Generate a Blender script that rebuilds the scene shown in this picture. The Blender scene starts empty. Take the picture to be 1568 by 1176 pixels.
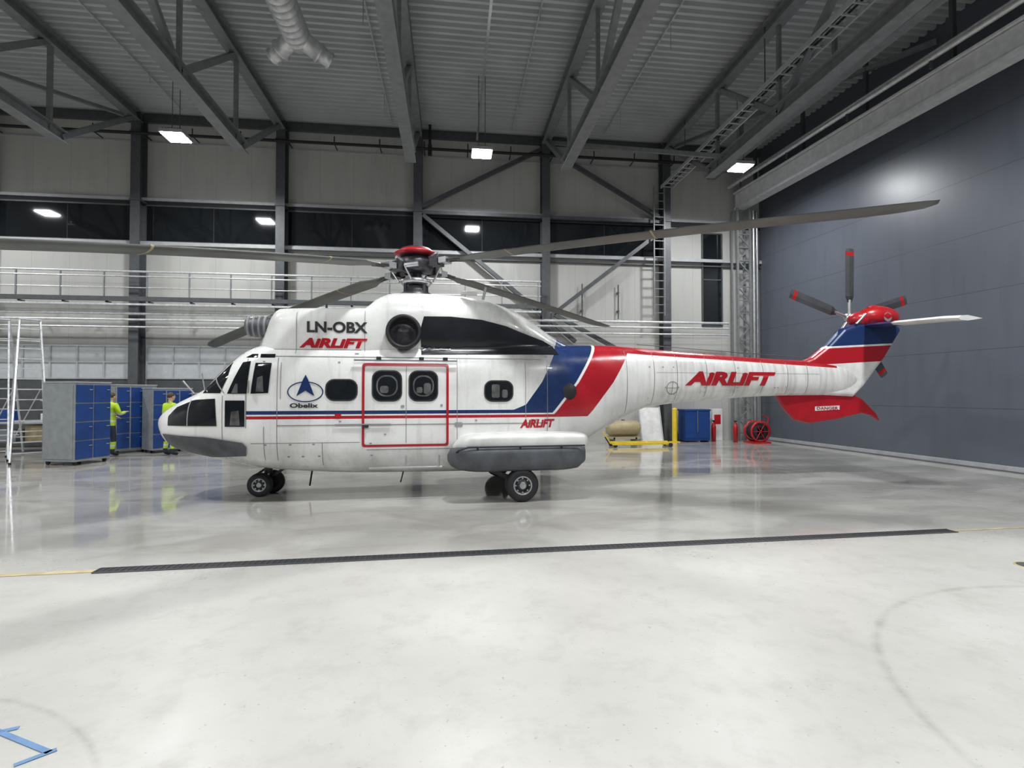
import bpy, bmesh, math, random
from mathutils import Vector, Matrix
from mathutils.bvhtree import BVHTree
random.seed(4)
SC = bpy.context.scene
COL = SC.collection

# ------------------------------------------------------------------ materials
def new_mat(name):
    m = bpy.data.materials.new(name); m.use_nodes = True
    nt = m.node_tree
    return m, nt, nt.nodes['Principled BSDF']

def mat(name, col, rough=0.5, metal=0.0, var=0.12, scale=6.0, bump=0.0, coat=0.0, spec=0.5):
    m, nt, b = new_mat(name)
    tc = nt.nodes.new('ShaderNodeTexCoord')
    nz = nt.nodes.new('ShaderNodeTexNoise'); nz.inputs['Scale'].default_value = scale
    nz.inputs['Detail'].default_value = 4
    nt.links.new(tc.outputs['Object'], nz.inputs['Vector'])
    rp = nt.nodes.new('ShaderNodeValToRGB')
    a = tuple(max(0, c*(1-var)) for c in col)+(1,)
    c2 = tuple(min(1, c*(1+var)) for c in col)+(1,)
    rp.color_ramp.elements[0].position = .3; rp.color_ramp.elements[0].color = a
    rp.color_ramp.elements[1].position = .7; rp.color_ramp.elements[1].color = c2
    nt.links.new(nz.outputs['Fac'], rp.inputs['Fac'])
    nt.links.new(rp.outputs['Color'], b.inputs['Base Color'])
    b.inputs['Roughness'].default_value = rough
    b.inputs['Metallic'].default_value = metal
    b.inputs['Coat Weight'].default_value = coat
    b.inputs['Specular IOR Level'].default_value = spec
    if bump:
        bp = nt.nodes.new('ShaderNodeBump'); bp.inputs['Strength'].default_value = bump
        bp.inputs['Distance'].default_value = .01
        nt.links.new(nz.outputs['Fac'], bp.inputs['Height'])
        nt.links.new(bp.outputs['Normal'], b.inputs['Normal'])
    return m

def emis(name, col, s):
    m, nt, b = new_mat(name)
    b.inputs['Base Color'].default_value = (*col, 1)
    b.inputs['Emission Color'].default_value = (*col, 1)
    b.inputs['Emission Strength'].default_value = s
    return m

class NB:
    """tiny node math helper"""
    def __init__(s, nt): s.nt = nt
    def put(s, sock, v):
        if isinstance(v, (int, float)): sock.default_value = v
        else: s.nt.links.new(v, sock)
    def m(s, op, a, b=0.0, c=None):
        n = s.nt.nodes.new('ShaderNodeMath'); n.operation = op
        s.put(n.inputs[0], a); s.put(n.inputs[1], b)
        if c is not None: s.put(n.inputs[2], c)
        return n.outputs[0]
    def between(s, x, lo, hi):
        return s.m('MULTIPLY', s.m('GREATER_THAN', x, lo), s.m('LESS_THAN', x, hi))
    def mix(s, fac, a, b):
        n = s.nt.nodes.new('ShaderNodeMix'); n.data_type = 'RGBA'
        s.put(n.inputs[0], fac)
        for sock, v in ((n.inputs[6], a), (n.inputs[7], b)):
            if isinstance(v, tuple): sock.default_value = (*v, 1)
            else: s.nt.links.new(v, sock)
        return n.outputs[2]
    def noise(s, vec, scale, detail=5, rough=.5, dist=0.0):
        n = s.nt.nodes.new('ShaderNodeTexNoise')
        n.inputs['Scale'].default_value = scale; n.inputs['Detail'].default_value = detail
        n.inputs['Roughness'].default_value = rough; n.inputs['Distortion'].default_value = dist
        s.nt.links.new(vec, n.inputs['Vector']); return n.outputs['Fac']
    def stretch(s, vec, sx, sy, sz, rz=0.0):
        n = s.nt.nodes.new('ShaderNodeMapping'); n.inputs['Scale'].default_value = (sx, sy, sz)
        n.inputs['Rotation'].default_value = (0, 0, rz)
        s.nt.links.new(vec, n.inputs['Vector']); return n.outputs[0]
    def rng(s, x, a, b, c, d):
        n = s.nt.nodes.new('ShaderNodeMapRange')
        s.put(n.inputs[0], x)
        for i, v in enumerate((a, b, c, d)): n.inputs[i+1].default_value = v
        return n.outputs[0]
    def curve(s, x, pts, x0, x1, y0, y1):
        n = s.nt.nodes.new('ShaderNodeFloatCurve')
        s.put(n.inputs['Value'], s.rng(x, x0, x1, 0, 1))
        cv = n.mapping.curves[0]
        P = [((p[0]-x0)/(x1-x0), (p[1]-y0)/(y1-y0)) for p in pts]
        cv.points[0].location = P[0]; cv.points[1].location = P[-1]
        for p in P[1:-1]: cv.points.new(*p)
        for p in cv.points: p.handle_type = 'VECTOR'
        n.mapping.update()
        return s.m('MULTIPLY_ADD', n.outputs[0], y1-y0, y0)

WHITE = (.76, .76, .74); BLUE = (.010, .030, .11); RED = (.38, .008, .016)

def paint_material():
    m, nt, b = new_mat('airframe_paint'); k = NB(nt)
    tc = nt.nodes.new('ShaderNodeTexCoord'); sp = nt.nodes.new('ShaderNodeSeparateXYZ')
    nt.links.new(tc.outputs['Object'], sp.inputs[0]); u, z = sp.outputs[0], sp.outputs[2]
    obj = tc.outputs['Object']
    dirt = k.noise(obj, 2.2, 7, .65)
    drip = k.noise(k.stretch(obj, 9, 3, .8), 1.0, 5, .6)
    c = k.mix(k.rng(dirt, .44, .76, 0, .45), WHITE, (.46, .45, .41))
    c = k.mix(k.rng(drip, .54, .78, 0, .42), c, (.38, .37, .33))
    # grime on the tail boom
    c = k.mix(k.m('MULTIPLY', k.rng(u, 3.8, 5.0, 0, .45), k.rng(drip, .40, .6, .1, 1)), c, (.42, .41, .37))
    # darker towards the belly, broken up by noise
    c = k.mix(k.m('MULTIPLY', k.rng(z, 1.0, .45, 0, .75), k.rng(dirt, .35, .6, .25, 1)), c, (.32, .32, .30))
    # exhaust soot behind the engines
    soot = k.m('MULTIPLY', k.between(u, .6, 3.6), k.rng(z, 1.85, 2.45, 0, 1))
    soot = k.m('MULTIPLY', soot, k.rng(u, .6, 1.9, 0, 1))
    soot = k.m('MULTIPLY', soot, k.rng(dirt, .3, .6, .45, .85))
    c = k.mix(soot, c, (.17, .17, .16))
    # cheat lines
    c = k.mix(k.m('MULTIPLY', k.between(z, 1.375, 1.425), k.between(u, -2.67, 2.8)), c, RED)
    c = k.mix(k.m('MULTIPLY', k.between(z, 1.45, 1.51), k.between(u, -2.67, 2.3)), c, BLUE)
    g = k.curve(z, [(1.2, 2.15), (1.49, 2.44), (2.0, 2.87), (2.49, 3.19), (3.2, 3.62)], 1.2, 3.2, 2.0, 4.0)
    t = k.m('SUBTRACT', u, g)
    lo = k.curve(z, [(1.2, -1.2), (1.5, -.78), (1.6, -.62), (2.0, -.66), (2.75, -.76), (3.2, -.8)], 1.2, 3.2, -1.4, 0)
    zb = k.m('GREATER_THAN', z, 1.45); zr = k.m('GREATER_THAN', z, 1.375)
    mb = k.m('MULTIPLY', k.m('MULTIPLY', k.m('GREATER_THAN', t, lo), k.m('LESS_THAN', t, 0.0)), zb)
    c = k.mix(mb, c, BLUE)
    c = k.mix(k.m('MULTIPLY', k.between(t, 0, .06), zb), c, WHITE)
    c = k.mix(k.m('MULTIPLY', k.between(t, .06, .78), zr), c, RED)
    # red spine on tail boom
    top = k.m('MULTIPLY_ADD', u, -.047, 2.755)
    c = k.mix(k.m('MULTIPLY', k.m('GREATER_THAN', z, top), k.between(u, 3.9, 8.9)), c, RED)
    nt.links.new(c, b.inputs['Base Color'])
    nt.links.new(k.rng(dirt, .35, .7, .20, .36), b.inputs['Roughness']); b.inputs['Coat Weight'].default_value = .35
    bp = nt.nodes.new('ShaderNodeBump'); bp.inputs['Strength'].default_value = .16
    bp.inputs['Distance'].default_value = .02
    nt.links.new(k.noise(obj, 3.4, 2), bp.inputs['Height']); nt.links.new(bp.outputs['Normal'], b.inputs['Normal'])
    return m

def fin_material():
    m, nt, b = new_mat('fin_paint'); k = NB(nt)
    tc = nt.nodes.new('ShaderNodeTexCoord'); sp = nt.nodes.new('ShaderNodeSeparateXYZ')
    nt.links.new(tc.outputs['Object'], sp.inputs[0]); u, z = sp.outputs[0], sp.outputs[2]
    zz = k.m('MULTIPLY_ADD', k.m('SUBTRACT', u, 9.4), -.06, z)
    d = k.noise(tc.outputs['Object'], 4, 6)
    c = k.mix(k.rng(d, .4, .8, 0, .7), WHITE, (.42, .41, .37))
    c = k.mix(k.between(zz, 2.46, 2.80), c, RED)
    c = k.mix(k.m('GREATER_THAN', zz, 2.84), c, BLUE)
    nt.links.new(c, b.inputs['Base Color']); b.inputs['Roughness'].default_value = .3
    return m

def floor_material():
    m, nt, b = new_mat('epoxy_floor'); k = NB(nt)
    tc = nt.nodes.new('ShaderNodeTexCoord'); sp = nt.nodes.new('ShaderNodeSeparateXYZ')
    O = tc.outputs['Object']; nt.links.new(O, sp.inputs[0]); x, y = sp.outputs[0], sp.outputs[1]
    n1 = k.noise(O, .45, 6, .6); n2 = k.noise(O, 3.2, 8, .7); n3 = k.noise(O, 26, 3, .6)
    n4 = k.noise(k.stretch(O, .8, 1.5, 1, .35), .75, 5, .55, .6)
    warp = k.m('MULTIPLY_ADD', n1, 3.2, y)
    wet = k.rng(warp, 7.0, 8.2, 0, 1)
    c = k.mix(k.rng(n1, .35, .65, 0, 1), (.395, .385, .355), (.48, .47, .44))
    c = k.mix(k.rng(n2, .50, .76, 0, .55), c, (.29, .28, .25))
    # wet concrete is darker, dimmer mid-floor light painted in too, with lighter dried patches
    pud = k.rng(n4, .42, .58, .28, .72)
    c = k.mix(k.m('MULTIPLY', wet, pud), c, (.25, .24, .215))
    c = k.mix(k.rng(n3, .66, .72, 0, .55), c, (.18, .17, .15))
    def arc(cx, cy, r, w, s, c):
        dx = k.m('SUBTRACT', x, cx); dy = k.m('SUBTRACT', y, cy)
        rr = k.m('SQRT', k.m('ADD', k.m('MULTIPLY', dx, dx), k.m('MULTIPLY', dy, dy)))
        e = k.m('ABSOLUTE', k.m('SUBTRACT', rr, r))
        f = k.m('MULTIPLY', k.rng(e, 0, w, s, 0), k.rng(n2, .35, .6, .1, 1))
        return k.mix(f, c, (.17, .16, .14))
    c = arc(-3.2, 1.6, 1.9, .03, .35, c)
    c = arc(4.9, 1.9, 2.4, .045, .42, c)
    c = arc(-1.2, 8.2, 9.5, .04, .25, c)
    nt.links.new(c, b.inputs['Base Color'])
    rw = k.m('ADD', k.rng(n2, .35, .65, .02, .07), k.rng(n4, .42, .58, .07, 0))
    rd = k.rng(n2, .3, .7, .32, .46)
    mx = nt.nodes.new('ShaderNodeMix'); k.put(mx.inputs[0], wet); k.put(mx.inputs[2], rd); k.put(mx.inputs[3], rw)
    nt.links.new(mx.outputs[0], b.inputs['Roughness'])
    nt.links.new(k.rng(wet, 0, 1, .40, 1.0), b.inputs['Specular IOR Level'])
    bp = nt.nodes.new('ShaderNodeBump'); bp.inputs['Strength'].default_value = .05; bp.inputs['Distance'].default_value = .02
    nt.links.new(k.noise(O, 1.3, 3), bp.inputs['Height']); nt.links.new(bp.outputs['Normal'], b.inputs['Normal'])
    return m

def panel_material(name, c1, c2, axis, period, rough, seam=.03, dark=.55):
    m, nt, b = new_mat(name); k = NB(nt)
    tc = nt.nodes.new('ShaderNodeTexCoord'); sp = nt.nodes.new('ShaderNodeSeparateXYZ')
    O = tc.outputs['Object']; nt.links.new(O, sp.inputs[0])
    v = sp.outputs[axis]
    n = k.noise(O, .4, 4)
    c = k.mix(n, c1, c2)
    c = k.mix(k.rng(k.noise(k.stretch(O, 3, 3, .5), 1, 6, .6), .5, .8, 0, .35), c, tuple(q*.6 for q in c1))
    f = k.m('FRACT', k.m('DIVIDE', v, period))
    s = k.m('LESS_THAN', f, seam)
    c = k.mix(k.m('MULTIPLY', s, dark), c, (.03, .03, .03))
    nt.links.new(c, b.inputs['Base Color']); b.inputs['Roughness'].default_value = rough
    bp = nt.nodes.new('ShaderNodeBump'); bp.inputs['Strength'].default_value = .25; bp.inputs['Distance'].default_value = .02
    nt.links.new(k.m('SUBTRACT', 1.0, s), bp.inputs['Height']); nt.links.new(bp.outputs['Normal'], b.inputs['Normal'])
    return m

M = {}
M['paint'] = paint_material(); M['fin'] = fin_material(); M['floor'] = floor_material()
M['white'] = mat('white_paint', (.66, .66, .64), .35, var=.16, scale=4)
M['red'] = mat('red_paint', RED, .3, var=.1)
M['redbright'] = mat('bright_red', (.40, .008, .012), .3)
M['blue'] = mat('blue_paint', BLUE, .3)
M['black'] = mat('black_rubber', (.015, .015, .017), .6)
M['cowlblack'] = mat('exhaust_black', (.010, .011, .014), .25, var=.3, scale=3)
M['glass'] = mat('dark_glass', (.010, .012, .014), .05, var=.2, spec=.6)
M['inner'] = mat('cabin_interior', (.08, .08, .08), .4, var=.6, scale=9)
M['greyfl'] = mat('float_grey', (.075, .08, .09), .48, .15, var=.3, scale=5, bump=.3)
M['blade'] = mat('blade_grey', (.095, .10, .09), .42, var=.25, scale=2)
M['tblade'] = mat('tail_blade_grey', (.05, .052, .055), .45, var=.25, scale=3)
M['mech'] = mat('rotor_mechanics', (.05, .05, .055), .4, .5, var=.4, scale=12)
M['alu'] = mat('aluminium', (.55, .56, .57), .32, .85, var=.1)
M['galv'] = mat('galvanised_steel', (.60, .61, .62), .38, .5, var=.18, scale=9)
M['seam'] = mat('seam_grey', (.22, .22, .22), .5)
M['steel'] = mat('structural_steel', (.080, .085, .09), .45, .2, var=.15)
M['truss'] = mat('truss_steel', (.18, .19, .195), .45, .1, var=.15)
M['steell'] = mat('light_steel', (.38, .39, .40), .45, .1, var=.1)
M['beam'] = mat('beam_steel', (.56, .57, .58), .4, .1, var=.12)  # light steel made paler, the lit underside of the track beam in its colour
M['wallp'] = panel_material('wall_cladding', (.40, .40, .375), (.47, .465, .44), 0, 1.165, .5, .010, .3)
M['doorp'] = panel_material('door_panel', (.080, .092, .115), (.10, .112, .135), 2, 1.42, .36, .012, .6)
M['ceil'] = mat('roof_deck', (.52, .54, .55), .38, .3, var=.08, scale=1)
M['yellow'] = mat('safety_yellow', (.70, .50, .02), .4)
M['skin'] = mat('skin', (.55, .34, .25), .55)
M['hair'] = mat('hair', (.06, .035, .02), .7)
M['cabblue'] = mat('cabinet_blue', (.008, .045, .19), .35)
M['cabgrey'] = mat('cabinet_grey', (.24, .26, .27), .4)
M['tan'] = mat('tank_tan', (.36, .30, .17), .5)
M['dark'] = mat('dark_void', (.01, .01, .012), .7)
M['tape'] = mat('blue_tape', (.10, .20, .36), .6)
M['fadey'] = mat('faded_yellow_line', (.46, .38, .20), .5, var=.25)
M['lamp'] = emis('lamp_emitter', (.93, .97, 1.0), 60)
M['milky'] = mat('translucent_panel', (.44, .46, .47), .4, var=.08)

# ------------------------------------------------------------------ mesh builder
class MB:
    def __init__(s): s.v = []; s.f = []; s.mi = []; s.sm = []; s.mats = []
    def midx(s, m):
        if m not in s.mats: s.mats.append(m)
        return s.mats.index(m)
    def add(s, vs, fs, m, smooth=False):
        o = len(s.v); s.v += [tuple(v) for v in vs]; i = s.midx(m)
        for f in fs:
            s.f.append(tuple(o+a for a in f)); s.mi.append(i); s.sm.append(smooth)
    def box(s, c, d, m, R=None):
        hx, hy, hz = d[0]/2, d[1]/2, d[2]/2
        vs = [Vector((x*hx, y*hy, z*hz)) for x in (-1, 1) for y in (-1, 1) for z in (-1, 1)]
        if R is not None: vs = [R @ v for v in vs]
        vs = [v+Vector(c) for v in vs]
        s.add(vs, [(0, 1, 3, 2), (4, 6, 7, 5), (0, 4, 5, 1), (2, 3, 7, 6), (0, 2, 6, 4), (1, 5, 7, 3)], m)
    def frame(s, p1, p2, up=(0, 0, 1)):
        p1, p2 = Vector(p1), Vector(p2); d = (p2-p1); L = d.length; d.normalize()
        up = Vector(up)
        if abs(d.dot(up)) > .98: up = Vector((0, 1, 0))
        sd = d.cross(up).normalized(); u2 = sd.cross(d)
        return p1, p2, L, d, sd, u2
    def beam(s, p1, p2, w, h, m, up=(0, 0, 1)):
        p1, p2, L, d, sd, u2 = s.frame(p1, p2, up)
        R = Matrix((sd, d, u2)).transposed()
        s.box((p1+p2)/2, (w, L, h), m, R)
    def ibeam(s, p1, p2, w, h, m, t=.02, up=(0, 0, 1)):
        p1, p2, L, d, sd, u2 = s.frame(p1, p2, up)
        R = Matrix((sd, d, u2)).transposed(); c = (p1+p2)/2
        s.box(c, (t, L, h), m, R)
        s.box(c+u2*(h/2), (w, L, t), m, R); s.box(c-u2*(h/2), (w, L, t), m, R)
    def cyl(s, p1, p2, r, m, n=12, r2=None, caps=True, smooth=True):
        p1, p2, L, d, sd, u2 = s.frame(p1, p2); r2 = r if r2 is None else r2
        vs = []
        for P, rr in ((p1, r), (p2, r2)):
            for i in range(n):
                a = 2*math.pi*i/n; vs.append(P+sd*math.cos(a)*rr+u2*math.sin(a)*rr)
        s.add(vs, [(i, (i+1) % n, n+(i+1) % n, n+i) for i in range(n)], m, smooth)
        if caps:
            s.add(vs[:n], [tuple(range(n))[::-1]], m); s.add(vs[n:], [tuple(range(n))], m)
    def lathe(s, c, axis, prof, m, n=28, smooth=True, up=(0, 0, 1)):
        """prof list of (along, radius)"""
        c = Vector(c); d = Vector(axis).normalized()
        _, _, _, d, sd, u2 = s.frame(c, c+d, up)
        vs = []
        for (a, r) in prof:
            for i in range(n):
                t = 2*math.pi*i/n; vs.append(c+d*a+sd*math.cos(t)*r+u2*math.sin(t)*r)
        fs = []
        for j in range(len(prof)-1):
            for i in range(n):
                fs.append((j*n+i, j*n+(i+1) % n, (j+1)*n+(i+1) % n, (j+1)*n+i))
        s.add(vs, fs, m, smooth)
    def ell(s, c, r, m, n=20, k=12):
        vs = []; fs = []
        for j in range(k+1):
            ph = -math.pi/2+math.pi*j/k
            for i in range(n):
                t = 2*math.pi*i/n
                vs.append((c[0]+r[0]*math.cos(ph)*math.cos(t), c[1]+r[1]*math.cos(ph)*math.sin(t), c[2]+r[2]*math.sin(ph)))
        for j in range(k):
            for i in range(n): fs.append((j*n+i, j*n+(i+1) % n, (j+1)*n+(i+1) % n, (j+1)*n+i))
        s.add(vs, fs, m, True)
    def path(s, pts, r, m, n=10):
        for a, b in zip(pts[:-1], pts[1:]): s.cyl(a, b, r, m, n)
    def build(s, name, parent=None, bevel=0, loc=None, rotz=0):
        me = bpy.data.meshes.new(name); me.from_pydata(s.v, [], s.f)
        for m in s.mats: me.materials.append(m)
        me.polygons.foreach_set('material_index', s.mi); me.polygons.foreach_set('use_smooth', s.sm)
        me.update()
        o = bpy.data.objects.new(name, me); COL.objects.link(o)
        if parent: o.parent = parent
        if bevel:
            b = o.modifiers.new('bevel', 'BEVEL'); b.width = bevel; b.segments = 2; b.limit_method = 'ANGLE'
        if loc is not None: o.location = loc
        o.rotation_euler[2] = rotz
        return o

def empty(name, loc=(0, 0, 0), rotz=0):
    e = bpy.data.objects.new(name, None); COL.objects.link(e); e.location = loc; e.rotation_euler[2] = rotz
    e.empty_display_size = .2
    return e

# ------------------------------------------------------------------ lofted bodies
def interp(st, x):
    """monotone-ish cubic interpolation of station tuples"""
    n = len(st)
    for i in range(n-1):
        if x <= st[i+1][0] or i == n-2: break
    a, b = st[i], st[i+1]; h = b[0]-a[0]; t = (x-a[0])/h
    out = [x]
    for k in range(1, len(a)):
        def sl(j):
            if j == 0: return (st[1][k]-st[0][k])/(st[1][0]-st[0][0])
            if j == n-1: return (st[-1][k]-st[-2][k])/(st[-1][0]-st[-2][0])
            d0 = (st[j][k]-st[j-1][k])/(st[j][0]-st[j-1][0]); d1 = (st[j+1][k]-st[j][k])/(st[j+1][0]-st[j][0])
            if d0*d1 <= 0: return 0
            return 2*d0*d1/(d0+d1)
        m0, m1 = sl(i), sl(i+1)
        out.append((2*t**3-3*t*t+1)*a[k]+(t**3-2*t*t+t)*h*m0+(-2*t**3+3*t*t)*b[k]+(t**3-t*t)*h*m1)
    return out

def loft(name, st, m, parent, N=56, step=.07, yc=0.0):
    """st: (u, zb, zt, hw, nexp)"""
    xs = []
    for a, b in zip(st[:-1], st[1:]):
        k = max(1, int(round((b[0]-a[0])/step)))
        xs += [a[0]+(b[0]-a[0])*i/k for i in range(k)]
    xs.append(st[-1][0])
    vs = []; fs = []
    for x in xs:
        _, zb, zt, hw, ne = interp(st, x)
        zc = (zb+zt)/2; hh = (zt-zb)/2
        for i in range(N):
            t = 2*math.pi*i/N; c, s_ = math.cos(t), math.sin(t)
            vs.append((x, yc+hw*math.copysign(abs(c)**(2/ne), c), zc+hh*math.copysign(abs(s_)**(2/ne), s_)))
    for j in range(len(xs)-1):
        for i in range(N): fs.append((j*N+i, j*N+(i+1) % N, (j+1)*N+(i+1) % N, (j+1)*N+i))
    fs.append(tuple(range(N))); fs.append(tuple(range((len(xs)-1)*N, len(xs)*N))[::-1])
    b = MB(); b.add(vs, fs, m, True)
    o = b.build(name, parent)
    bm = bmesh.new(); bm.from_mesh(o.data); bmesh.ops.recalc_face_normals(bm, faces=bm.faces); bm.to_mesh(o.data); bm.free()
    for p in o.data.polygons: p.use_smooth = len(p.vertices) == 4
    return o, BVHTree.FromPolygons([Vector(v) for v in vs], fs)

def decal_bm(bm, name, m, bvhs, parent, side=-1, off=.006, step=.06, axis='y'):
    bmesh.ops.triangulate(bm, faces=bm.faces)
    xs = [v.co.x for v in bm.verts]; ys = [v.co.y for v in bm.verts]
    for ax, lo, hi in ((0, min(xs), max(xs)), (1, min(ys), max(ys))):
        p = math.ceil(lo/step)*step+.00037
        while p < hi:
            co = Vector((p, 0, 0)) if ax == 0 else Vector((0, p, 0)); no = Vector((1, 0, 0)) if ax == 0 else Vector((0, 1, 0))
            bmesh.ops.bisect_plane(bm, geom=bm.verts[:]+bm.edges[:]+bm.faces[:], plane_co=co, plane_no=no)
            p += step
    for v in bm.verts:
        a, z = v.co.x, v.co.y
        if axis == 'y': o = Vector((a, side*6, z)); d = Vector((0, -side, 0))
        else: o = Vector((-8, a, z)); d = Vector((1, 0, 0))
        best = None
        for b in bvhs:
            h = b.ray_cast(o, d)
            if h[0] is not None and (best is None or h[3] < best[3]): best = h
        if best is None:
            for b in bvhs:
                q = Vector((a, side*.8, z)) if axis == 'y' else Vector((-3.5, a, z))
                h = b.find_nearest(q)
                if best is None or h[3] < best[3]: best = h
        v.co = best[0]-d*off
    me = bpy.data.meshes.new(name); bm.to_mesh(me); bm.free(); me.materials.append(m)
    for p in me.polygons: p.use_smooth = True
    ob = bpy.data.objects.new(name, me); COL.objects.link(ob); ob.parent = parent
    return ob

def decal(polys, *a, **k):
    bm = bmesh.new()
    for P in polys:
        bm.faces.new([bm.verts.new((x, y, 0)) for x, y in P])
    return decal_bm(bm, *a, **k)

def ring_polys(outer, inner):
    n = len(outer); return [[outer[i], outer[(i+1) % n], inner[(i+1) % n], inner[i]] for i in range(n)]

def rrect(u0, z0, u1, z1, r, k=5):
    P = []
    for cx, cy, a0 in ((u1-r, z1-r, 0), (u0+r, z1-r, 90), (u0+r, z0+r, 180), (u1-r, z0+r, 270)):
        for i in range(k+1):
            a = math.radians(a0+90*i/k); P.append((cx+r*math.cos(a), cy+r*math.sin(a)))
    return P

def ellp(cx, cz, rx, rz, n=32):
    return [(cx+rx*math.cos(2*math.pi*i/n), cz+rz*math.sin(2*math.pi*i/n)) for i in range(n)]

def bar(u0, z0, u1, z1): return [(u0, z0), (u1, z0), (u1, z1), (u0, z1)]

def text_decal(txt, u0, z0, u1, z1, m, bvhs, parent, name, shear=0.0, bold=0.02, side=-1, off=.008):
    cu = bpy.data.curves.new('txt', 'FONT'); cu.body = txt; cu.shear = shear; cu.offset = bold
    cu.resolution_u = 4
    o = bpy.data.objects.new('txt', cu); COL.objects.link(o)
    bpy.context.view_layer.update()
    dg = bpy.context.evaluated_depsgraph_get()
    me = bpy.data.meshes.new_from_object(o.evaluated_get(dg))
    bm = bmesh.new(); bm.from_mesh(me)
    xs = [v.co.x for v in bm.verts]; ys = [v.co.y for v in bm.verts]
    x0, x1, y0, y1 = min(xs), max(xs), min(ys), max(ys)
    for v in bm.verts:
        v.co = Vector((u0+(v.co.x-x0)/(x1-x0)*(u1-u0), z0+(v.co.y-y0)/(y1-y0)*(z1-z0), 0))
    bpy.data.objects.remove(o); bpy.data.meshes.remove(me)
    return decal_bm(bm, name, m, bvhs, parent, side=side, off=off)

# ================================================================== HELICOPTER
H = empty('helicopter', (-0.648, 9.84, 0), math.radians(3.4))

fus, bF = loft('fuselage', [
 (-4.31, 1.26, 1.34, .05, 2), (-4.27, 1.14, 1.43, .19, 2.1), (-4.12, .93, 1.55, .40, 2.2), (-3.90, .82, 1.68, .57, 2.4),
 (-3.65, .75, 1.80, .70, 2.6), (-3.47, .71, 1.90, .76, 2.8), (-3.24, .66, 2.15, .82, 3.0), (-2.99, .60, 2.39, .87, 3.3),
 (-2.78, .56, 2.54, .91, 3.6), (-2.50, .52, 2.63, .94, 4), (-2.0, .47, 2.64, .95, 4.4), (-.9, .41, 2.64, .95, 4.6),
 (.75, .39, 2.64, .95, 4.6), (1.73, .45, 2.66, .95, 4.2), (2.35, .56, 2.69, .90, 3.6), (3.0, .78, 2.73, .78, 3.0),
 (3.59, 1.08, 2.74, .64, 2.7), (4.19, 1.38, 2.72, .51, 2.5), (4.6, 1.52, 2.69, .45, 2.4), (6.0, 1.66, 2.60, .37, 2.4),
 (7.5, 1.74, 2.52, .28, 2.3), (8.9, 1.75, 2.47, .17, 2.2), (9.4, 1.78, 2.40, .12, 2)], M['paint'], H)
cow, bC = loft('engine_cowling', [
 (-2.68, 2.3, 2.64, .30, 2.4), (-2.60, 2.3, 2.76, .44, 2.6), (-2.5, 2.3, 2.92, .58, 3), (-2.38, 2.3, 3.16, .70, 3.8), (-2.25, 2.3, 3.25, .76, 4.6),
 (-1.5, 2.3, 3.28, .78, 5), (-.86, 2.3, 3.30, .79, 5), (-.69, 2.3, 3.46, .79, 4.4), (-.4, 2.3, 3.59, .78, 3.8),
 (.04, 2.3, 3.62, .76, 3.4), (.74, 2.3, 3.60, .74, 3.2), (1.33, 2.3, 3.51, .71, 3), (1.81, 2.3, 3.36, .66, 2.8),
 (2.18, 2.3, 3.15, .60, 2.6), (2.49, 2.3, 2.94, .53, 2.5), (2.9, 2.3, 2.74, .38, 2.4), (3.2, 2.3, 2.66, .2, 2.2)], M['paint'], H)
BB = [bF, bC]

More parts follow.
